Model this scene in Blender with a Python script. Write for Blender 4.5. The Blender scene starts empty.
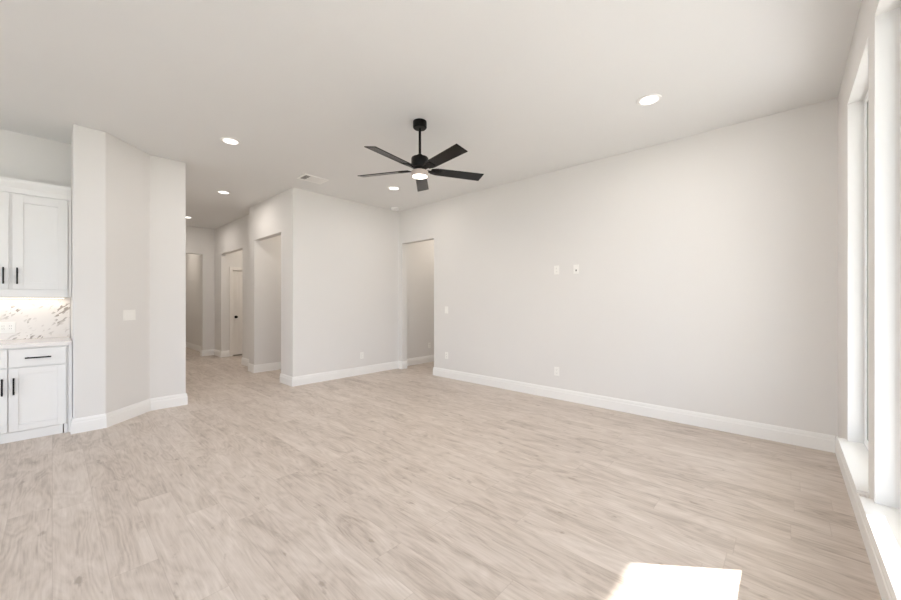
import bpy, bmesh, math, random
from mathutils import Vector, Matrix

random.seed(4)
D = bpy.data
S = bpy.context.scene
COL = S.collection

# ------------------------------------------------------------------ camera
F_PX, CX, HY = 366.0, 450.5, 301.5
ALPHA = math.atan((787 - CX) / F_PX)          # +X lies this far to the right of the view axis
CAM_H, CEIL = 1.30, 3.05
cam = D.cameras.new('camera')
cam_ob = D.objects.new('camera', cam)
COL.objects.link(cam_ob)
cam.sensor_width = 36.0
cam.lens = F_PX * 36.0 / 901.0
cam.shift_y = (HY - 300.0) / 901.0
cam.clip_start = 0.02
cam.clip_end = 300
cam_ob.location = (0, 0, CAM_H)
cam_ob.rotation_euler = (math.radians(90), 0, ALPHA - math.radians(90))
S.camera = cam_ob

# ------------------------------------------------------------------ light
S.view_settings.view_transform = 'Standard'
S.view_settings.look = 'None'
S.view_settings.gamma = 1.0
S.view_settings.exposure = 0.04
S.cycles.max_bounces = 14
S.cycles.diffuse_bounces = 10
S.cycles.glossy_bounces = 4
S.cycles.sample_clamp_indirect = 6.0
S.cycles.caustics_reflective = False
S.cycles.caustics_refractive = False

SKY_STRENGTH = 5.3
w = D.worlds.new('sky')
S.world = w
w.use_nodes = True
nt = w.node_tree
nt.nodes.clear()
wo = nt.nodes.new('ShaderNodeOutputWorld')
bg = nt.nodes.new('ShaderNodeBackground')
tc = nt.nodes.new('ShaderNodeTexCoord')
sx = nt.nodes.new('ShaderNodeSeparateXYZ')
rp = nt.nodes.new('ShaderNodeValToRGB')
rp.color_ramp.elements[0].position = 0.0
rp.color_ramp.elements[0].color = (0.82, 0.90, 1.0, 1)
rp.color_ramp.elements[1].position = 1.0
rp.color_ramp.elements[1].color = (0.60, 0.76, 1.0, 1)
nt.links.new(tc.outputs['Generated'], sx.inputs[0])
nt.links.new(sx.outputs[2], rp.inputs[0])
nt.links.new(rp.outputs[0], bg.inputs[0])
bg.inputs[1].default_value = SKY_STRENGTH
nt.links.new(bg.outputs[0], wo.inputs[0])

sun = D.lights.new('sun', 'SUN')
sun.energy = 24.0
sun.angle = math.radians(0.45)
sun.color = (1.0, 0.95, 0.88)
sun_ob = D.objects.new('sun', sun)
COL.objects.link(sun_ob)
sun_dir = Vector((-0.752 * 1.45, 1.45, -1.0)).normalized()   # the way the light travels
sun_ob.rotation_euler = sun_dir.to_track_quat('-Z', 'Y').to_euler()
sun_ob.location = (6, -8, 6)

# ------------------------------------------------------------------ materials
def mat(name, col, rough=0.5, spec=0.5, metal=0.0, bump=0.0, bscale=200.0, emit=None, estr=0.0, coat=0.0):
    m = D.materials.new(name)
    m.use_nodes = True
    n, l = m.node_tree.nodes, m.node_tree.links
    b = n['Principled BSDF']
    b.inputs['Base Color'].default_value = (*col, 1)
    b.inputs['Roughness'].default_value = rough
    b.inputs['Metallic'].default_value = metal
    b.inputs['Specular IOR Level'].default_value = spec
    b.inputs['Coat Weight'].default_value = coat
    if emit:
        b.inputs['Emission Color'].default_value = (*emit, 1)
        b.inputs['Emission Strength'].default_value = estr
    # a touch of procedural unevenness in tone (and in height when asked for)
    t = n.new('ShaderNodeTexCoord')
    no = n.new('ShaderNodeTexNoise')
    no.inputs['Scale'].default_value = 1.3
    no.inputs['Detail'].default_value = 2
    l.new(t.outputs['Object'], no.inputs['Vector'])
    mx = n.new('ShaderNodeMix')
    mx.data_type = 'RGBA'
    mx.inputs[6].default_value = (*[c * 0.985 for c in col], 1)
    mx.inputs[7].default_value = (*[min(1, c * 1.015) for c in col], 1)
    l.new(no.outputs[0], mx.inputs[0])
    l.new(mx.outputs[2], b.inputs['Base Color'])
    if bump:
        n2 = n.new('ShaderNodeTexNoise')
        n2.inputs['Scale'].default_value = bscale
        n2.inputs['Detail'].default_value = 3
        l.new(t.outputs['Object'], n2.inputs['Vector'])
        bu = n.new('ShaderNodeBump')
        bu.inputs['Strength'].default_value = bump
        bu.inputs['Distance'].default_value = 0.002
        l.new(n2.outputs[0], bu.inputs['Height'])
        l.new(bu.outputs[0], b.inputs['Normal'])
    return m

M_WALL = mat('wall_paint', (0.755, 0.741, 0.722), 0.75, 0.25, bump=0.15, bscale=160)
M_CEIL = mat('ceiling_paint', (0.76, 0.762, 0.758), 0.9, 0.15, bump=0.2, bscale=120)
M_TRIM = mat('trim_paint', (0.86, 0.855, 0.84), 0.35, 0.5)
M_REVEAL = mat('reveal_paint', (0.74, 0.735, 0.72), 0.5, 0.4)
M_CAB = mat('cabinet_paint', (0.82, 0.815, 0.80), 0.38, 0.5)
M_PLATE = mat('white_plastic', (0.88, 0.87, 0.84), 0.35, 0.5)
M_BRIGHT = mat('bright_white_plastic', (0.95, 0.95, 0.94), 0.3, 0.5)
M_SLOT = mat('dark_slot', (0.06, 0.06, 0.055), 0.6)
M_BLACK = mat('black_metal', (0.007, 0.0065, 0.006), 0.35, 0.2)
M_SHADE = mat('frosted_shade', (0.50, 0.43, 0.38), 0.5, emit=(1.0, 0.80, 0.68), estr=0.03)
M_BLADE = mat('black_blade', (0.005, 0.0045, 0.004), 0.2, 0.28)
M_DOOR = mat('door_paint', (0.80, 0.775, 0.74), 0.4, 0.5)
M_VINYL = mat('window_vinyl', (0.85, 0.86, 0.86), 0.3, 0.5)
M_GASKET = mat('window_gasket', (0.25, 0.25, 0.22), 0.6)
M_LAMP = mat('lamp_lens', (0.9, 0.9, 0.9), 0.5, emit=(1.0, 0.96, 0.90), estr=2.6)
M_DIFF = mat('fan_lamp_lens', (0.9, 0.9, 0.9), 0.5, emit=(1.0, 0.95, 0.88), estr=2.4)
M_STRIP = mat('led_strip', (0.9, 0.9, 0.9), 0.5, emit=(1.0, 0.88, 0.72), estr=3.0)
M_QUARTZ = mat('quartz', (0.84, 0.81, 0.79), 0.15, 0.5)
M_CONC = mat('concrete', (0.70, 0.685, 0.66), 0.9, bump=0.4, bscale=30)
M_LAWN = mat('lawn_green', (0.36, 0.35, 0.28), 0.95, bump=0.8, bscale=60)
M_ROOF = mat('soffit_paint', (0.86, 0.855, 0.84), 0.8)
M_VENTD = mat('vent_dark', (0.22, 0.22, 0.21), 0.8)

def mat_floor():
    m = D.materials.new('oak_plank_floor')
    m.use_nodes = True
    n, l = m.node_tree.nodes, m.node_tree.links
    b = n['Principled BSDF']
    def math_(op, a=None, c=None, v=None):
        k = n.new('ShaderNodeMath'); k.operation = op
        for i, x in ((0, a), (1, c)):
            if x is None: continue
            if isinstance(x, (int, float)): k.inputs[i].default_value = x
            else: l.new(x, k.inputs[i])
        return k.outputs[0]
    tc = n.new('ShaderNodeTexCoord')
    s = n.new('ShaderNodeSeparateXYZ'); l.new(tc.outputs['Object'], s.inputs[0])
    X, Y = s.outputs[0], s.outputs[1]
    W, L = 0.182, 1.22
    u = math_('DIVIDE', X, W)
    row = math_('FLOOR', u); fu = math_('FRACT', u)
    wn = n.new('ShaderNodeTexWhiteNoise'); wn.noise_dimensions = '1D'; l.new(row, wn.inputs['W'])
    v = math_('ADD', math_('DIVIDE', Y, L), math_('MULTIPLY', wn.outputs['Value'], 7.3))
    colm = math_('FLOOR', v); fv = math_('FRACT', v)
    cid = n.new('ShaderNodeCombineXYZ'); l.new(row, cid.inputs[0]); l.new(colm, cid.inputs[1])
    w2 = n.new('ShaderNodeTexWhiteNoise'); w2.noise_dimensions = '3D'; l.new(cid.outputs[0], w2.inputs['Vector'])
    pid = w2.outputs['Value']
    # grain: stretched noise, shifted per plank
    g = n.new('ShaderNodeCombineXYZ')
    l.new(math_('MULTIPLY', X, 9.0), g.inputs[0]); l.new(math_('MULTIPLY', Y, 2.0), g.inputs[1])
    l.new(math_('MULTIPLY', pid, 37.0), g.inputs[2])
    n1 = n.new('ShaderNodeTexNoise'); n1.inputs['Scale'].default_value = 1.0; n1.inputs['Detail'].default_value = 5
    n1.inputs['Roughness'].default_value = 0.62; n1.inputs['Distortion'].default_value = 1.2
    l.new(g.outputs[0], n1.inputs['Vector'])
    # contour lines of a slow noise = cathedral figure
    g2 = n.new('ShaderNodeCombineXYZ')
    l.new(math_('MULTIPLY', X, 5.0), g2.inputs[0]); l.new(math_('MULTIPLY', Y, 0.9), g2.inputs[1])
    l.new(math_('MULTIPLY', pid, 91.0), g2.inputs[2])
    n2 = n.new('ShaderNodeTexNoise'); n2.inputs['Scale'].default_value = 1.0; n2.inputs['Detail'].default_value = 2
    l.new(g2.outputs[0], n2.inputs['Vector'])
    rings = math_('SINE', math_('MULTIPLY', n2.outputs[0], 110.0))
    # fine pores
    g3 = n.new('ShaderNodeCombineXYZ')
    l.new(math_('MULTIPLY', X, 140.0), g3.inputs[0]); l.new(math_('MULTIPLY', Y, 6.0), g3.inputs[1]); l.new(pid, g3.inputs[2])
    n3 = n.new('ShaderNodeTexNoise'); n3.inputs['Scale'].default_value = 1.0; n3.inputs['Detail'].default_value = 3
    l.new(g3.outputs[0], n3.inputs['Vector'])
    # broad drifting tone and small knots
    g4 = n.new('ShaderNodeCombineXYZ')
    l.new(math_('MULTIPLY', X, 11.0), g4.inputs[0]); l.new(math_('MULTIPLY', Y, 5.0), g4.inputs[1])
    l.new(math_('MULTIPLY', pid, 13.0), g4.inputs[2])
    n4 = n.new('ShaderNodeTexNoise'); n4.inputs['Scale'].default_value = 1.6; n4.inputs['Detail'].default_value = 3
    l.new(g4.outputs[0], n4.inputs['Vector'])
    t = math_('ADD', math_('MULTIPLY', math_('SUBTRACT', n1.outputs[0], 0.5), 1.5), 0.5)
    t = math_('ADD', t, math_('MULTIPLY', rings, 0.085))
    t = math_('ADD', t, math_('MULTIPLY', math_('SUBTRACT', n3.outputs[0], 0.5), 0.6))
    t = math_('ADD', t, math_('MULTIPLY', math_('SUBTRACT', pid, 0.5), 0.22))
    knot = math_('MULTIPLY', math_('MAXIMUM', math_('SUBTRACT', n4.outputs[0], 0.66), 0.0), 4.5)
    t = math_('SUBTRACT', t, knot)
    r = n.new('ShaderNodeValToRGB')
    e = r.color_ramp.elements
    e[0].position = 0.0; e[0].color = (0.38, 0.318, 0.268, 1)
    e[1].position = 1.0; e[1].color = (0.70, 0.63, 0.572, 1)
    k = e.new(0.45); k.color = (0.565, 0.492, 0.432, 1)
    l.new(t, r.inputs[0])
    # seams
    ex = math_('LESS_THAN', math_('MINIMUM', fu, math_('SUBTRACT', 1.0, fu)), 0.010)
    ey = math_('LESS_THAN', math_('MINIMUM', fv, math_('SUBTRACT', 1.0, fv)), 0.0016)
    seam = math_('MAXIMUM', ex, ey)
    mx = n.new('ShaderNodeMix'); mx.data_type = 'RGBA'
    l.new(math_('MULTIPLY', seam, 0.35), mx.inputs[0])
    l.new(r.outputs[0], mx.inputs[6]); mx.inputs[7].default_value = (0.40, 0.33, 0.28, 1)
    l.new(mx.outputs[2], b.inputs['Base Color'])
    b.inputs['Roughness'].default_value = 0.42
    b.inputs['Specular IOR Level'].default_value = 0.35
    bu = n.new('ShaderNodeBump'); bu.inputs['Strength'].default_value = 0.12; bu.inputs['Distance'].default_value = 0.001
    l.new(math_('SUBTRACT', n3.outputs[0], seam), bu.inputs['Height'])
    l.new(bu.outputs[0], b.inputs['Normal'])
    return m
M_FLOOR = mat_floor()

def mat_splash():
    m = D.materials.new('marble_mosaic')
    m.use_nodes = True
    n, l = m.node_tree.nodes, m.node_tree.links
    b = n['Principled BSDF']
    tc = n.new('ShaderNodeTexCoord')
    m0 = n.new('ShaderNodeMapping'); m0.inputs['Rotation'].default_value = (0, math.radians(40), 0)
    l.new(tc.outputs['Object'], m0.inputs[0])
    mp = n.new('ShaderNodeMapping'); mp.inputs['Scale'].default_value = (30, 4, 75)
    l.new(m0.outputs[0], mp.inputs[0])
    vo = n.new('ShaderNodeTexVoronoi'); vo.inputs['Scale'].default_value = 1.0
    l.new(mp.outputs[0], vo.inputs['Vector'])
    sp = n.new('ShaderNodeSeparateColor'); l.new(vo.outputs['Color'], sp.inputs[0])
    gt = n.new('ShaderNodeMath'); gt.operation = 'GREATER_THAN'; gt.inputs[1].default_value = 0.74
    l.new(sp.outputs[0], gt.inputs[0])
    no = n.new('ShaderNodeTexNoise'); no.inputs['Scale'].default_value = 7.0; no.inputs['Detail'].default_value = 2
    l.new(tc.outputs['Object'], no.inputs['Vector'])
    rr = n.new('ShaderNodeMapRange'); rr.inputs[1].default_value = 0.48; rr.inputs[2].default_value = 0.64
    l.new(no.outputs[0], rr.inputs[0])
    mu = n.new('ShaderNodeMath'); mu.operation = 'MULTIPLY'
    l.new(gt.outputs[0], mu.inputs[0]); l.new(rr.outputs[0], mu.inputs[1])
    mx = n.new('ShaderNodeMix'); mx.data_type = 'RGBA'
    mx.inputs[6].default_value = (0.80, 0.77, 0.74, 1); mx.inputs[7].default_value = (0.36, 0.325, 0.29, 1)
    l.new(mu.outputs[0], mx.inputs[0]); l.new(mx.outputs[2], b.inputs['Base Color'])
    b.inputs['Roughness'].default_value = 0.25
    return m
M_SPLASH = mat_splash()

def mat_glass():
    m = D.materials.new('clear_window_glass')
    m.use_nodes = True
    n, l = m.node_tree.nodes, m.node_tree.links
    n.clear()
    o = n.new('ShaderNodeOutputMaterial'); t = n.new('ShaderNodeBsdfTransparent'); g = n.new('ShaderNodeBsdfGlossy')
    t.inputs[0].default_value = (0.97, 0.97, 0.98, 1); g.inputs['Roughness'].default_value = 0.0
    fr = n.new('ShaderNodeLayerWeight'); fr.inputs[0].default_value = 0.5
    pw = n.new('ShaderNodeMath'); pw.operation = 'POWER'; pw.inputs[1].default_value = 4.0
    l.new(fr.outputs['Facing'], pw.inputs[0])
    mr = n.new('ShaderNodeMapRange'); mr.inputs[3].default_value = 0.03; mr.inputs[4].default_value = 0.75
    l.new(pw.outputs[0], mr.inputs[0])
    mx = n.new('ShaderNodeMixShader')
    l.new(mr.outputs[0], mx.inputs[0]); l.new(t.outputs[0], mx.inputs[1]); l.new(g.outputs[0], mx.inputs[2])
    l.new(mx.outputs[0], o.inputs[0])
    return m
M_GLASS = mat_glass()

def mat_brick():
    m = D.materials.new('exterior_brick')
    m.use_nodes = True
    n, l = m.node_tree.nodes, m.node_tree.links
    b = n['Principled BSDF']
    tc = n.new('ShaderNodeTexCoord')
    mp = n.new('ShaderNodeMapping'); mp.inputs['Rotation'].default_value = (math.radians(90), 0, math.radians(90))
    l.new(tc.outputs['Object'], mp.inputs[0])
    br = n.new('ShaderNodeTexBrick'); br.inputs['Scale'].default_value = 4.5
    br.inputs['Color1'].default_value = (0.70, 0.66, 0.61, 1); br.inputs['Color2'].default_value = (0.76, 0.73, 0.69, 1)
    br.inputs['Mortar'].default_value = (0.70, 0.68, 0.65, 1)
    l.new(mp.outputs[0], br.inputs['Vector'])
    l.new(br.outputs[0], b.inputs['Base Color'])
    b.inputs['Roughness'].default_value = 0.9
    return m
M_BRICK = mat_brick()

# ------------------------------------------------------------------ mesh helpers
def box(bm, x0, x1, y0, y1, z0, z1, mi=0):
    x0, x1 = sorted((x0, x1)); y0, y1 = sorted((y0, y1)); z0, z1 = sorted((z0, z1))
    v = [bm.verts.new(p) for p in ((x0,y0,z0),(x1,y0,z0),(x1,y1,z0),(x0,y1,z0),(x0,y0,z1),(x1,y0,z1),(x1,y1,z1),(x0,y1,z1))]
    for q in ((0,3,2,1),(4,5,6,7),(0,1,5,4),(1,2,6,5),(2,3,7,6),(3,0,4,7)):
        f = bm.faces.new([v[i] for i in q]); f.material_index = mi

def prism(bm, pts, z0, z1):
    """pts counter-clockwise in plan"""
    a = [bm.verts.new((x, y, z0)) for x, y in pts]
    b = [bm.verts.new((x, y, z1)) for x, y in pts]
    n = len(pts)
    bm.faces.new(list(reversed(a))); bm.faces.new(b)
    for i in range(n):
        j = (i + 1) % n
        bm.faces.new((a[i], a[j], b[j], b[i]))

def lathe(bm, prof, seg=48, c=(0, 0, 0), cap=True):
    rings = []
    for r, z in prof:
        rings.append([bm.verts.new((c[0] + r * math.cos(2*math.pi*k/seg), c[1] + r * math.sin(2*math.pi*k/seg), c[2] + z)) for k in range(seg)])
    for a, b in zip(rings, rings[1:]):
        for k in range(seg):
            j = (k + 1) % seg
            bm.faces.new((a[k], a[j], b[j], b[k]))
    if cap:
        bm.faces.new(list(reversed(rings[0]))); bm.faces.new(rings[-1])
    bmesh.ops.recalc_face_normals(bm, faces=bm.faces)

def obj(name, bm, m, parent=None, bevel=0.0, smooth=False, loc=None, rot=None, seg=2):
    me = D.meshes.new(name)
    bm.normal_update(); bm.to_mesh(me); bm.free()
    o = D.objects.new(name, me); COL.objects.link(o)
    for k in (m if isinstance(m, (list, tuple)) else [m]): me.materials.append(k)
    if parent: o.parent = parent
    if loc: o.location = loc
    if rot: o.rotation_euler = rot
    if bevel:
        b = o.modifiers.new('bevel', 'BEVEL'); b.width = bevel; b.segments = seg; b.limit_method = 'ANGLE'
        b.angle_limit = math.radians(40)
    if smooth:
        for p in me.polygons: p.use_smooth = True
        me.set_sharp_from_angle(angle=math.radians(35))
    return o

def boxes(name, m, lst, parent=None, bevel=0.0, **k):
    bm = bmesh.new()
    for b in lst: box(bm, *b)
    return obj(name, bm, m, parent, bevel, **k)

def structure(o, label=None):
    o['kind'] = 'structure'
    if label: o['label'] = label
    return o

def thing(name, label, cat, loc=(0, 0, 0), rotz=0.0, group=None):
    o = D.objects.new(name, None); COL.objects.link(o)
    o.empty_display_size = 0.1
    o.location = loc; o.rotation_euler = (0, 0, rotz)
    o['label'] = label; o['category'] = cat
    if group: o['group'] = group
    return o

def copy_tree(o, parent=None):
    c = o.copy(); COL.objects.link(c)
    if parent: c.parent = parent
    for ch in list(o.children): copy_tree(ch, c)
    return c

# ------------------------------------------------------------------ floor and ceiling
structure(boxes('floor', M_FLOOR, [(-4.62, 7.4, -0.47, 13.72, -0.1, 0.0)]), 'pale oak plank floor running through the room')
structure(boxes('ceiling', M_CEIL, [(-4.62, 7.4, -0.47, 13.72, CEIL, CEIL + 0.12)]), 'flat light greige painted ceiling')

# ------------------------------------------------------------------ walls
WY, WO = -0.32, -0.47                 # window wall, inner and outer face
SILL, HEAD, OPEN = 0.30, 2.72, 2.42
WIN = [(2.946, 3.866), (1.844, 2.764), (0.742, 1.662), (-1.10, -0.18), (-2.20, -1.28), (-3.30, -2.38)]  # last three, behind the camera, are added to bring in more daylight
lst = []
xs = sorted(WIN)
prev = -4.62
for a, b in xs:
    lst.append((prev, a, WO, WY, 0, CEIL)); lst.append((a, b, WO, WY, 0, SILL - 0.02)); lst.append((a, b, WO, WY, HEAD, CEIL))
    prev = b
lst.append((prev, 4.68, WO, WY, 0, CEIL))
structure(boxes('wall_right', M_WALL, lst), 'greige wall pierced by tall windows')

T = 4.56
structure(boxes('wall_front', M_WALL, [(T, 4.68, WY, 4.588, 0, CEIL), (T, 4.68, 4.588, 5.462, OPEN, CEIL), (T, 4.68, 5.462, 5.64, 0, CEIL)], bevel=0),
          'long bare greige wall with wall plates')
# the block between the room and the hall: its faces are the back wall and the hall wall with its opening
bm = bmesh.new()
prism(bm, [(2.49, 5.57), (T, 5.57), (T, 5.69), (2.61, 5.69), (2.61, 5.995), (2.49, 5.995)], 0, CEIL)
structure(obj('wall_back', bm, M_WALL), 'greige wall between the two openings')
structure(boxes('wall_hall_right', M_WALL, [(2.49, 2.61, 5.995, 7.14, OPEN, CEIL), (2.49, 2.66, 7.14, 7.41, 0, CEIL), (2.66, 4.4, 7.14, 7.26, 0, CEIL),
          (2.66, 2.78, 7.26, 8.29, 0, CEIL), (2.66, 2.78, 8.29, 9.69, 2.41, CEIL), (2.66, 2.78, 9.69, 10.22, 0, CEIL)]), 'hall wall with two cased openings')
structure(boxes('wall_vestibule_end', M_WALL, [(4.28, 4.40, 5.69, 7.14, 0, CEIL)]), 'end wall inside the first hall opening')
# alcove with the panelled door
DX0, DX1, DY = 2.905, 3.665, 9.72
structure(boxes('wall_alcove', M_WALL, [(2.78, DX0, DY, DY + 0.12, 0, CEIL), (DX0, DX1, DY, DY + 0.12, 2.05, CEIL), (DX1, 4.4, DY, DY + 0.12, 0, CEIL),
          (2.78, 4.4, 8.10, 8.22, 0, CEIL), (4.28, 4.40, 8.22, DY, 0, CEIL)]), 'small alcove around the panelled door')
structure(boxes('wall_hall_end', M_WALL, [(2.415, 2.78, 10.22, 10.34, 0, CEIL), (1.30, 2.415, 10.22, 10.34, OPEN, CEIL), (1.02, 1.30, 10.22, 10.34, 0, CEIL)]),
          'far hall wall with an opening')
structure(boxes('wall_far_hall', M_WALL, [(2.60, 2.72, 10.34, 13.60, 0, CEIL), (1.02, 2.72, 13.60, 13.72, 0, CEIL), (1.02, 1.14, 10.34, 13.60, 0, CEIL)]),
          'hall wall seen through the far opening')
structure(boxes('wall_closet', M_WALL, [(2.78, 2.88, DY + 0.12, 10.6, 0, CEIL), (3.70, 3.80, DY + 0.12, 10.6, 0, CEIL), (2.78, 3.80, 10.6, 10.7, 0, CEIL)]),
          'unseen closet walls added behind the panelled door against light leaks')  # unseen walls added so no daylight leaks under the door
# passage behind the opening in the front wall
structure(boxes('wall_passage', M_WALL, [(4.68, 7.2, 5.64, 5.76, 0, CEIL), (4.68, 7.2, 4.30, 4.42, 0, CEIL), (7.2, 7.32, 4.30, 5.76, 0, CEIL)]),
          'passage walls behind the narrow opening')
# angled block that ends the kitchen run
bm = bmesh.new()
prism(bm, [(0.137, 5.17), (0.371, 5.17), (0.785, 5.584), (1.14, 5.584), (1.14, 10.22), (1.02, 10.22), (1.02, 5.99), (0.137, 5.99)], 0, CEIL)
structure(obj('wall_left', bm, M_WALL, bevel=0.008), 'pale wall with an angled middle face')
structure(boxes('wall_kitchen', M_WALL, [(-4.62, 0.137, 5.87, 5.99, 0, CEIL)]), 'kitchen wall behind the white cabinets')
structure(boxes('wall_rear', M_WALL, [(-4.62, -4.5, WY, 0.8, 0, CEIL), (-4.62, -4.5, 0.8, 4.2, 0, 0.3), (-4.62, -4.5, 0.8, 4.2, HEAD, CEIL), (-4.62, -4.5, 4.2, 5.87, 0, CEIL)]),
          'rear wall behind the camera with a wide window added for daylight')  # this window opening is invented to brighten the room

# ------------------------------------------------------------------ baseboards (swept profile, room on the left of the path)
PROF = [(0, 0), (0.016, 0), (0.016, 0.100), (0.012, 0.108), (0.012, 0.124), (0.006, 0.142), (0.0, 0.145)]
def sweep(name, pts, m=M_TRIM, prof=PROF, label=None):
    P = [Vector(p) for p in pts]
    bm = bmesh.new(); rings = []
    for i, p in enumerate(P):
        d0 = (P[i] - P[i-1]).normalized() if i else None
        d1 = (P[i+1] - P[i]).normalized() if i < len(P) - 1 else None
        n0 = Vector((-d0.y, d0.x)) if d0 else None
        n1 = Vector((-d1.y, d1.x)) if d1 else None
        if n0 is None: n = n1
        elif n1 is None: n = n0
        else:
            n = n0 + n1; n = n / n.dot(n0)
        rings.append([bm.verts.new((p.x + n.x * d, p.y + n.y * d, z)) for d, z in prof])
    for a, b in zip(rings, rings[1:]):
        for k in range(len(prof)):
            j = (k + 1) % len(prof)
            bm.faces.new((a[k], a[j], b[j], b[k]))
    bm.faces.new(rings[0]); bm.faces.new(list(reversed(rings[-1])))
    bmesh.ops.recalc_face_normals(bm, faces=bm.faces)
    return structure(obj(name, bm, m), label)
sweep('baseboard_right', [(-4.5, WY), (T, WY)], label='white baseboard below the windows')
sweep('baseboard_front', [(T, WY + 0.016), (T, 4.588), (4.68, 4.588)], label='white baseboard along the long bare wall')
sweep('baseboard_back', [(4.68, 5.462), (T, 5.462), (T, 5.57), (2.49, 5.57), (2.49, 5.995), (2.61, 5.995)], label='white baseboard of the wall between the openings')
sweep('baseboard_hall', [(4.28, 7.14), (2.49, 7.14), (2.49, 7.41), (2.66, 7.41), (2.66, 8.29), (2.78, 8.29)], label='white baseboard along the hall')
sweep('baseboard_alcove', [(2.835, DY), (2.78, DY), (2.78, 9.69), (2.66, 9.69), (2.66, 10.22), (2.415, 10.22), (2.415, 10.34), (2.60, 10.34), (2.60, 13.6), (1.14, 13.6)],
      label='white baseboard at the far end of the hall')
sweep('baseboard_passage', [(7.2, 5.64), (4.68, 5.64)], label='white baseboard in the passage')
sweep('baseboard_left', [(1.14, 9.9), (1.14, 5.584), (0.785, 5.584), (0.371, 5.17), (0.137, 5.17), (0.137, 5.255)], label='white baseboard turning along the angled wall')
sweep('baseboard_rear', [(-4.5, 5.8), (-4.5, WY + 0.016)], label='white baseboard of the rear wall')

# ------------------------------------------------------------------ windows
FY0, FY1 = -0.40, -0.455           # frame depth
def window(n, a, b, horn=0.05):
    e = D.objects.new('window_%d' % n, None); COL.objects.link(e)
    e.location = ((a + b) / 2, WY, SILL); e['kind'] = 'structure'
    hw = (b - a) / 2; H = HEAD - SILL; fw = 0.045
    y0, y1 = FY0 - WY, FY1 - WY
    boxes('window_frame', M_VINYL, [(-hw, -hw + fw, y1, y0, 0, H), (hw - fw, hw, y1, y0, 0, H), (-hw + fw, hw - fw, y1, y0, 0, fw), (-hw + fw, hw - fw, y1, y0, H - fw, H)], e, 0.003)
    g = 0.006
    boxes('glazing_gasket', M_GASKET, [(-hw + fw, -hw + fw + g, y1 + .01, y0 - .008, fw, H - fw), (hw - fw - g, hw - fw, y1 + .01, y0 - .008, fw, H - fw),
          (-hw + fw, hw - fw, y1 + .01, y0 - .008, fw, fw + g), (-hw + fw, hw - fw, y1 + .01, y0 - .008, H - fw - g, H - fw)], e)
    boxes('glass_pane', M_GLASS, [(-hw + fw, hw - fw, y1 + 0.025, y1 + 0.029, fw, H - fw)], e)
    # painted liner of the reveal
    boxes('reveal_liner', M_REVEAL, [(-hw, -hw + 0.004, y0, 0.0, 0, H), (hw - 0.004, hw, y0, 0.0, 0, H), (-hw, hw, y0, 0.0, H - 0.004, H)], e)
    bm = bmesh.new(); prism(bm, [(-hw, y0), (hw, y0), (hw, 0.0), (hw + horn, 0.0), (hw + horn, 0.048), (-hw - horn, 0.048), (-hw - horn, 0.0), (-hw, 0.0)], -0.02, 0.0)
    obj('window_stool', bm, M_TRIM, e, 0.003)
    boxes('window_apron', M_TRIM, [(-hw - horn * .6, hw + horn * .6, 0.0, 0.014, -0.095, -0.02)], e, 0.002)
    # portal: only tells the renderer where daylight comes in, gives no light of its own
    L = D.lights.new('window_portal', 'AREA'); L.shape = 'RECTANGLE'; L.size = b - a; L.size_y = H; L.cycles.is_portal = True
    lo = D.objects.new('window_portal', L); COL.objects.link(lo); lo.location = ((a + b) / 2, WO - 0.01, SILL + H / 2)
    lo.rotation_euler = (math.radians(90), 0, 0)
    return e
for i, (a, b) in enumerate(WIN): window(i + 1, a, b)
# wide rear window, added behind the camera to raise the light level
e = D.objects.new('window_7', None); COL.objects.link(e); e.location = (-4.5, 2.5, SILL); e['kind'] = 'structure'
H = HEAD - SILL
fr = [(-0.10, -0.05, -1.7, -1.65, 0, H), (-0.10, -0.05, 1.65, 1.7, 0, H), (-0.10, -0.05, -1.65, 1.65, 0, .05), (-0.10, -0.05, -1.65, 1.65, H - .05, H),
      (-0.10, -0.05, -0.6, -0.54, .05, H - .05), (-0.10, -0.05, 0.54, 0.6, .05, H - .05)]
boxes('window_frame', M_VINYL, fr, e, 0.003)
boxes('glass_pane', M_GLASS, [(-0.078, -0.074, -1.65, 1.65, .05, H - .05)], e)
boxes('window_stool', M_TRIM, [(-0.05, 0.04, -1.75, 1.75, -0.02, 0.0)], e, 0.003)
L = D.lights.new('window_portal', 'AREA'); L.shape = 'RECTANGLE'; L.size = 3.4; L.size_y = H; L.cycles.is_portal = True
lo = D.objects.new('window_portal', L); COL.objects.link(lo); lo.location = (-4.63, 2.5, SILL + H / 2)
lo.rotation_euler = (math.radians(90), 0, math.radians(-90))

# ------------------------------------------------------------------ outside
structure(boxes('patio_slab', M_CONC, [(-4.0, 6.4, -3.6, WO, -0.2, -0.1)]), 'pale concrete patio outside the windows')
structure(boxes('ground', M_LAWN, [(-40, 40, -40, 40, -0.35, -0.22)]), 'lawn around the house')
structure(boxes('sun_cut_roof', M_ROOF, [(-0.6, 7.2, -3.40, WO, 2.80, 2.92), (-0.6, 7.2, -3.40, -3.25, 2.73, 2.80)]), 'unseen patio roof sized to cut off the sun patch')  # unseen roof, its depth set so the edge trims the sun patch
structure(boxes('sun_block_wall', M_BRICK, [(4.70, 4.85, -2.84, WO, -0.1, 2.80)]), 'unseen brick wall added to block sun from the first window')  # unseen wall added to keep direct sun out of the first window
structure(boxes('patio_column', M_BRICK, [(-0.6, -0.3, -3.36, -3.06, -0.1, 2.73)]), 'brick column holding the patio roof')

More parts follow.
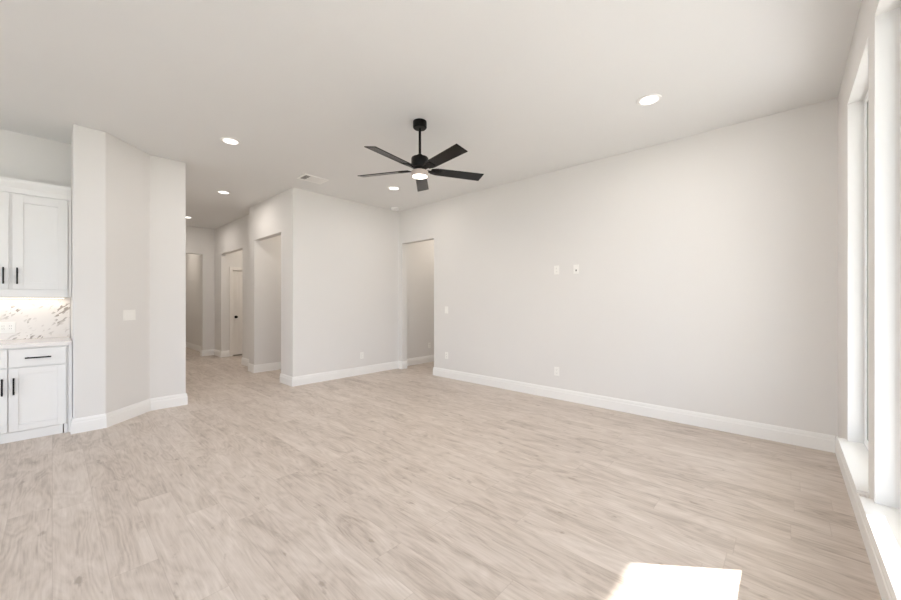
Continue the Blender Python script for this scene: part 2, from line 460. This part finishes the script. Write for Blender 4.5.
# ------------------------------------------------------------------ panelled door in the alcove
def framed_panel(bm, x0, x1, z0, z1, yf, th, st, rails, rec, raised=False):
    """door face towards -Y at y=yf, thickness th behind it; rails = list of (zlo, zhi) of horizontal members"""
    yb = yf + th
    box(bm, x0, x0 + st, yf, yb, z0, z1); box(bm, x1 - st, x1, yf, yb, z0, z1)
    for a, b in rails: box(bm, x0 + st, x1 - st, yf, yb, a, b)
    rr = sorted(rails)
    for (a0, a1), (b0, b1) in zip(rr, rr[1:]):
        box(bm, x0 + st, x1 - st, yf + rec, yb - 0.002, a1, b0)
        if raised:
            g = 0.035
            box(bm, x0 + st + g, x1 - st - g, yf + rec * 0.35, yf + rec, a1 + g, b0 - g)
door = D.objects.new('door_1', None); COL.objects.link(door); door.location = (DX0, DY, 0)
door['kind'] = 'structure'; door['label'] = 'cream panelled door in the hall alcove'
WD = DX1 - DX0
bm = bmesh.new()
framed_panel(bm, 0.012, WD - 0.012, 0.022, 2.035, 0.02, 0.04, 0.10, [(0.022, 0.22), (0.86, 1.02), (1.93, 2.035)], 0.012, True)
obj('door_leaf', bm, M_DOOR, door, 0.002)
boxes('door_frame', M_DOOR, [(-0.07, 0.0, -0.016, 0.0, 0, 2.12), (WD, WD + 0.07, -0.016, 0.0, 0, 2.12), (0.0, WD, -0.016, 0.0, 2.05, 2.12),
      (0, 0.01, 0, 0.12, 0, 2.05), (WD - 0.01, WD, 0, 0.12, 0, 2.05), (0.01, WD - .01, 0, 0.12, 2.04, 2.05)], door, 0.003)
bm = bmesh.new(); lathe(bm, [(0.0315, 0), (0.0315, 0.006), (0.012, 0.008), (0.011, 0.03), (0.024, 0.038), (0.030, 0.052), (0.024, 0.066), (0.008, 0.071)], 28)
obj('door_knob', bm, M_BLACK, door, smooth=True, loc=(0.075, 0.0205, 0.93), rot=(math.radians(90), 0, 0))

# ------------------------------------------------------------------ kitchen cabinets
def pull(parent, c, length, vertical):
    bm = bmesh.new(); r = 0.006; h = length / 2
    if vertical:
        box(bm, -r, r, -0.034, -0.024, -h, h)
        for s in (-1, 1): box(bm, -r, r, -0.024, 0.0, s * (h - 0.018) - 0.005, s * (h - 0.018) + 0.005)
    else:
        box(bm, -h, h, -0.034, -0.024, -r, r)
        for s in (-1, 1): box(bm, s * (h - 0.018) - 0.005, s * (h - 0.018) + 0.005, -0.024, 0.0, -r, r)
    o = obj('handle', bm, M_BLACK, parent, 0.0015, loc=c); o['label'] = 'black bar handle'
    return o

XL, XR, XM = -0.665, 0.134, -0.275
# upper cabinet: origin at its bottom front centre line
UY = 5.55
up = thing('upper_cabinet', 'white shaker wall cabinet with two doors above the marble backsplash', 'cabinet', (XM, UY, 1.375))
boxes('body', M_CAB, [(XL - XM, XR - XM, 0.022, 0.318, -0.03, 1.03), (XL - XM, 0.375 + 0.012, 0.0, 0.022, -0.03, 1.03)], up, 0.002)
o = boxes('filler_strip', M_CAB, [(0.389, XR - XM, -0.012, 0.022, -0.03, 1.03)], up, 0.001)
for s in (-1, 1):
    a, b = (0.011, 0.384) if s > 0 else (-0.384, -0.011)
    bm = bmesh.new()
    framed_panel(bm, -(b - a) / 2, (b - a) / 2, 0.045, 0.965, 0.0, 0.02, 0.072, [(0.045, 0.117), (0.893, 0.965)], 0.009)
    d = obj('door', bm, M_CAB, up, 0.0015, loc=((a + b) / 2, -0.021, 0))
    pull(d, (-s * ((b - a) / 2 - 0.032), 0.0, 0.175), 0.16, True)
# crown moulding
bm = bmesh.new()
prof = [(0.0, 0.982), (-0.018, 0.982), (-0.020, 1.03), (-0.040, 1.075), (-0.044, 1.085), (-0.044, 1.115), (0.0, 1.115)]
A = [bm.verts.new((XL - XM, y - 0.001, z)) for y, z in prof]; B = [bm.verts.new((XR - XM - 0.001, y - 0.001, z)) for y, z in prof]
for k in range(len(prof)):
    j = (k + 1) % len(prof); bm.faces.new((A[k], A[j], B[j], B[k]))
bm.faces.new(A); bm.faces.new(list(reversed(B)))
bmesh.ops.recalc_face_normals(bm, faces=bm.faces)
obj('crown_moulding', bm, M_CAB, up)

# base cabinet
BY = 5.265
bc = thing('base_cabinet', 'white shaker base cabinet with drawers over doors under the quartz worktop', 'cabinet', (XM, BY, 0))
boxes('body', M_CAB, [(XL - XM, XR - XM, 0.02, 0.60, 0.09, 0.868), (XL - XM, 0.375 + 0.004, 0.0, 0.02, 0.09, 0.868)], bc, 0.002)
boxes('filler_strip', M_CAB, [(0.381, XR - XM - 0.001, -0.012, 0.02, 0.0, 0.868)], bc, 0.001)
boxes('toe_board', M_CAB, [(XL - XM, 0.345, 0.006, 0.024, 0.0, 0.088)], bc, 0.002)
boxes('foot_block', M_CAB, [(0.352, 0.379, -0.004, 0.024, 0.0, 0.0885)], bc, 0.002)
for s in (-1, 1):
    a, b = (0.004, 0.366) if s > 0 else (-0.366, -0.004)
    hw = (b - a) / 2
    bm = bmesh.new(); framed_panel(bm, -hw, hw, 0.10, 0.682, 0.0, 0.02, 0.058, [(0.10, 0.158), (0.624, 0.682)], 0.009)
    d = obj('door', bm, M_CAB, bc, 0.0015, loc=((a + b) / 2, -0.021, 0))
    pull(d, (-s * (hw - 0.030), 0.0, 0.52), 0.155, True)
    bm = bmesh.new(); box(bm, -hw, hw, 0.0, 0.02, 0.694, 0.856)
    d = obj('drawer', bm, M_CAB, bc, 0.002, loc=((a + b) / 2, -0.021, 0))
    pull(d, (0.0, 0.0, 0.772), 0.165, False)

ct = boxes('worktop', M_QUARTZ, [(XL, XR - 0.002, 5.228, 5.868, 0.870, 0.908)], bevel=0.004)
ct['label'] = 'pale quartz worktop on the white base cabinet'; ct['category'] = 'worktop'
sp = boxes('backsplash', M_SPLASH, [(XL, XR - 0.002, 5.858, 5.869, 0.909, 1.344)])
sp['label'] = 'white marble mosaic backsplash with grey flecks between worktop and wall cabinet'; sp['category'] = 'backsplash'

# under-cabinet light strip
ul = thing('light_strip', 'slim lit strip under the white wall cabinet', 'light', (XM, 5.80, 1.3445))
boxes('housing', M_PLATE, [(-0.35, 0.37, -0.014, 0.014, -0.010, 0.0)], ul)
boxes('lens', M_STRIP, [(-0.34, 0.36, -0.011, 0.011, -0.013, -0.0101)], ul)
L = D.lights.new('strip_light', 'AREA'); L.shape = 'RECTANGLE'; L.size = 0.70; L.size_y = 0.02; L.energy = 0.5; L.color = (1.0, 0.87, 0.72)
lo = D.objects.new('strip_light', L); COL.objects.link(lo); lo.location = (XM + 0.01, 5.80, 1.328)

# ------------------------------------------------------------------ wall plates (built facing -Y, origin on the wall)
def outlet(name, label, loc, rotz, group=None, slots=True, cat='outlet'):
    t = thing(name, label, cat, loc, rotz, group)
    boxes('cover_plate', M_PLATE, [(-0.036, 0.036, -0.006, 0.0, -0.058, 0.058)], t, 0.003)
    if slots:
        for s in (-1, 1):
            z = 0.0215 * s
            r = boxes('receptacle', M_PLATE, [(-0.0165, 0.0165, -0.0085, -0.006, z - 0.014, z + 0.014)], t, 0.002)
            boxes('slot', M_SLOT, [(-0.0075, -0.0055, -0.0090, -0.0084, z - 0.003, z + 0.007), (0.0055, 0.0075, -0.0090, -0.0084, z - 0.003, z + 0.007), (-0.002, 0.002, -0.0090, -0.0084, z - 0.0105, z - 0.007)], r)
    return t
def switch(name, label, loc, rotz, n, cat='light switch'):
    t = thing(name, label, cat, loc, rotz)
    wd = 0.072 + 0.046 * (n - 1)
    boxes('cover_plate', M_PLATE, [(-wd / 2, wd / 2, -0.006, 0.0, -0.058, 0.058)], t, 0.003)
    for k in range(n):
        x = (k - (n - 1) / 2) * 0.046
        bm = bmesh.new(); box(bm, x - 0.0165, x + 0.0165, -0.0085, -0.0055, -0.033, 0.033)
        for v in bm.verts:
            if v.co.y < -0.008 and v.co.z > 0: v.co.y += 0.002
        obj('rocker', bm, M_PLATE, t, 0.001)
    return t
def rf(y, z): return (T, y, z)
# local -Y must point to world -X: rotate by -90 deg
RF = -math.radians(90)
outlet('wall_outlet', 'white outlet plate high on the long wall, the one nearer the opening', rf(2.265, 1.72), RF, cat='outlet')
t = thing('cable_plate', 'white cable plate with dark hole high on the long wall, farther from the opening', 'cable plate', rf(1.995, 1.715), RF)
boxes('cover_plate', M_PLATE, [(-0.036, 0.036, -0.006, 0.0, -0.058, 0.058)], t, 0.003)
boxes('cable_slot', M_SLOT, [(-0.007, 0.007, -0.0075, -0.0055, -0.026, -0.004)], t, 0.001)
switch('wall_switch', 'single white light switch on the long wall beside the narrow opening', rf(4.285, 1.155), RF, 1)
outlet('wall_outlet', 'low white outlet on the long wall directly below the light switch', rf(4.282, 0.378), RF)
outlet('wall_outlet', 'low white outlet on the long wall below the two high plates', rf(2.263, 0.367), RF)
outlet('wall_outlet', 'low white outlet on the wall between the two openings', (3.725, 5.57, 0.34), 0)
outlet('wall_outlet', 'low white outlet on the passage wall seen through the narrow opening', (5.46, 5.64, 0.36), 0)
switch('wall_switch', 'wide white light switch with three rockers on the angled wall face', (0.576, 5.375, 1.15), math.radians(45), 3)
t = thing('backsplash_outlet', 'white wide outlet plate on the marble backsplash above the worktop', 'outlet', (-0.315, 5.858, 1.035))
boxes('cover_plate', M_PLATE, [(-0.058, 0.058, -0.006, 0.0, -0.056, 0.056)], t, 0.003)
for s in (-1, 1):
    r = boxes('receptacle', M_PLATE, [(s * 0.024 - 0.0165, s * 0.024 + 0.0165, -0.0085, -0.006, -0.033, 0.033)], t, 0.002)
    boxes('slot', M_SLOT, [(s * 0.024 - 0.0075, s * 0.024 - 0.0055, -0.009, -0.0084, 0.010, 0.020), (s * 0.024 + 0.0055, s * 0.024 + 0.0075, -0.009, -0.0084, 0.010, 0.020),
          (s * 0.024 - 0.0075, s * 0.024 - 0.0055, -0.009, -0.0084, -0.018, -0.008), (s * 0.024 + 0.0055, s * 0.024 + 0.0075, -0.009, -0.0084, -0.018, -0.008)], r)

# ------------------------------------------------------------------ ceiling fixtures
def downlight(label, x, y, power, proto=None):
    if proto:
        t = copy_tree(proto); t['label'] = label
    else:
        t = thing('recessed_light', label, 'ceiling light', group='recessed lights in the ceiling')
        bm = bmesh.new(); lathe(bm, [(0.070, -0.0005), (0.070, -0.008), (0.092, -0.006), (0.095, -0.0005)], 40, cap=False)
        obj('trim_ring', bm, M_TRIM, t, smooth=True)
        bm = bmesh.new(); lathe(bm, [(0.0695, -0.006), (0.0695, -0.0045)], 40)
        obj('lens', bm, M_LAMP, t)
    t.location = (x, y, CEIL)
    L = D.lights.new('recessed_lamp', 'AREA'); L.shape = 'DISK'; L.size = 0.13; L.energy = power * 0.33; L.color = (1.0, 0.93, 0.87)
    lo = D.objects.new('recessed_lamp', L); COL.objects.link(lo); lo.location = (x, y, CEIL - 0.02)
    return t
p0 = downlight('round recessed light left of the ceiling fan, in the room before the hall', 1.313, 4.461, 20)
downlight('round recessed light at the mouth of the hall, second from the room', 1.851, 6.63, 25, p0)
downlight('round recessed light deepest in the hall, cut off by the pale wall', 1.886, 9.147, 24, p0)
downlight('round recessed light just below the fan blades near the far corner', 3.565, 4.461, 20, p0)
downlight('large round recessed light right of the fan, nearest the camera', 3.498, 0.88, 20, p0)
# unseen fill lamps without fixtures, added out of view to lift the light level
for x, y, pw in ((1.31, 0.88, 8), (-1.4, 1.5, 6), (-1.4, 4.2, 6), (3.4, 6.4, 22), (3.5, 8.9, 25), (1.85, 12.0, 27), (5.7, 4.9, 27)):
    L = D.lights.new('unseen_fill_lamp', 'AREA'); L.shape = 'DISK'; L.size = 0.13; L.energy = pw * 0.36; L.color = (1.0, 0.90, 0.79)
    lo = D.objects.new('unseen_fill_lamp', L); COL.objects.link(lo); lo.location = (x, y, CEIL - 0.02)

t = thing('smoke_detector', 'small white smoke detector at the far ceiling corner', 'smoke detector', (4.34, 5.40, CEIL))
bm = bmesh.new(); lathe(bm, [(0.072, 0), (0.072, -0.020), (0.066, -0.036), (0.045, -0.042), (0.01, -0.043)], 32)
obj('detector_body', bm, M_BRIGHT, t, smooth=True)
bm = bmesh.new(); lathe(bm, [(0.012, -0.0425), (0.012, -0.046), (0.002, -0.0465)], 16)
obj('test_button', bm, M_PLATE, t, smooth=True)

t = thing('ceiling_vent', 'white louvred air vent in the ceiling above the outer wall corner', 'air vent', (2.51, 4.975, CEIL))
boxes('vent_backing', M_VENTD, [(-0.15, 0.15, -0.10, 0.10, -0.004, -0.0005)], t)
boxes('vent_frame', M_TRIM, [(-0.18, -0.15, -0.13, 0.13, -0.012, -0.0005), (0.15, 0.18, -0.13, 0.13, -0.012, -0.0005), (-0.15, 0.15, -0.13, -0.10, -0.012, -0.0005), (-0.15, 0.15, 0.10, 0.13, -0.012, -0.0005)], t, 0.002)
for k in range(14):
    x = -0.14 + k * 0.0215
    tilt = -0.009 if k < 4 else 0.009
    bm = bmesh.new()
    v = [bm.verts.new(p) for p in ((x - tilt, -0.10, -0.004), (x - tilt, 0.10, -0.004), (x + tilt, 0.10, -0.013), (x + tilt, -0.10, -0.013),
                                   (x - tilt + .002, -0.10, -0.004), (x - tilt + .002, 0.10, -0.004), (x + tilt + .002, 0.10, -0.013), (x + tilt + .002, -0.10, -0.013))]
    for q in ((0, 1, 2, 3), (7, 6, 5, 4), (0, 3, 7, 4), (1, 5, 6, 2), (3, 2, 6, 7), (0, 4, 5, 1)): bm.faces.new([v[i] for i in q])
    bmesh.ops.recalc_face_normals(bm, faces=bm.faces)
    obj('slat', bm, M_TRIM, t)

# ------------------------------------------------------------------ ceiling fan
fan = thing('ceiling_fan', 'black five-blade ceiling fan with a lit lamp hanging from the middle of the ceiling', 'ceiling fan', (2.42, 2.63, CEIL))
bm = bmesh.new(); lathe(bm, [(0.066, 0.0), (0.067, -0.008), (0.067, -0.058), (0.060, -0.067), (0.018, -0.069)], 40)
obj('canopy', bm, M_BLACK, fan, smooth=True)
bm = bmesh.new(); lathe(bm, [(0.0125, -0.065), (0.0125, -0.35)], 20)
obj('downrod', bm, M_BLACK, fan, smooth=True)
bm = bmesh.new(); lathe(bm, [(0.016, -0.318), (0.026, -0.324), (0.028, -0.345), (0.078, -0.352), (0.084, -0.362), (0.084, -0.425), (0.074, -0.445), (0.060, -0.448), (0.060, -0.480), (0.02, -0.481)], 48)
obj('motor_housing', bm, M_BLACK, fan, smooth=True)
zb = -0.470
for k in range(5):
    a = math.radians(-172 + 72 * k)
    bm = bmesh.new()
    outl = [(0.110, -0.040), (0.17, -0.057), (0.655, -0.066), (0.648, 0.066), (0.17, 0.057), (0.110, 0.040)]
    n = len(outl); th = 0.004
    A = [bm.verts.new((x, y, -th)) for x, y in outl]; B = [bm.verts.new((x, y, th)) for x, y in outl]
    bm.faces.new(list(reversed(A))); bm.faces.new(B)
    for i in range(n):
        j = (i + 1) % n; bm.faces.new((A[i], A[j], B[j], B[i]))
    pitch = math.radians(-13)
    bl = obj('blade', bm, M_BLADE, fan, 0.003)
    bl.matrix_local = Matrix.Translation((0, 0, zb)) @ Matrix.Rotation(a, 4, 'Z') @ Matrix.Rotation(pitch, 4, 'X')
    bm = bmesh.new(); box(bm, 0.058, 0.20, -0.020, 0.020, -0.011, -0.005)
    box(bm, 0.150, 0.215, -0.034, 0.034, -0.0095, -0.0045)
    obj('blade_bracket', bm, M_BLACK, bl, 0.002)
bm = bmesh.new(); lathe(bm, [(0.02, -0.481), (0.076, -0.482), (0.082, -0.488), (0.082, -0.530), (0.074, -0.533), (0.02, -0.533)], 48)
kit = obj('light_kit', bm, M_SHADE, fan, smooth=True)
bm = bmesh.new(); lathe(bm, [(0.0735, -0.5332), (0.070, -0.538), (0.055, -0.541), (0.02, -0.542)], 48)
obj('lamp_lens', bm, M_DIFF, kit, smooth=True)
L = D.lights.new('fan_lamp', 'AREA'); L.shape = 'DISK'; L.size = 0.14; L.energy = 10; L.color = (1.0, 0.88, 0.72)
lo = D.objects.new('fan_lamp', L); COL.objects.link(lo); lo.location = (2.42, 2.63, CEIL - 0.553)
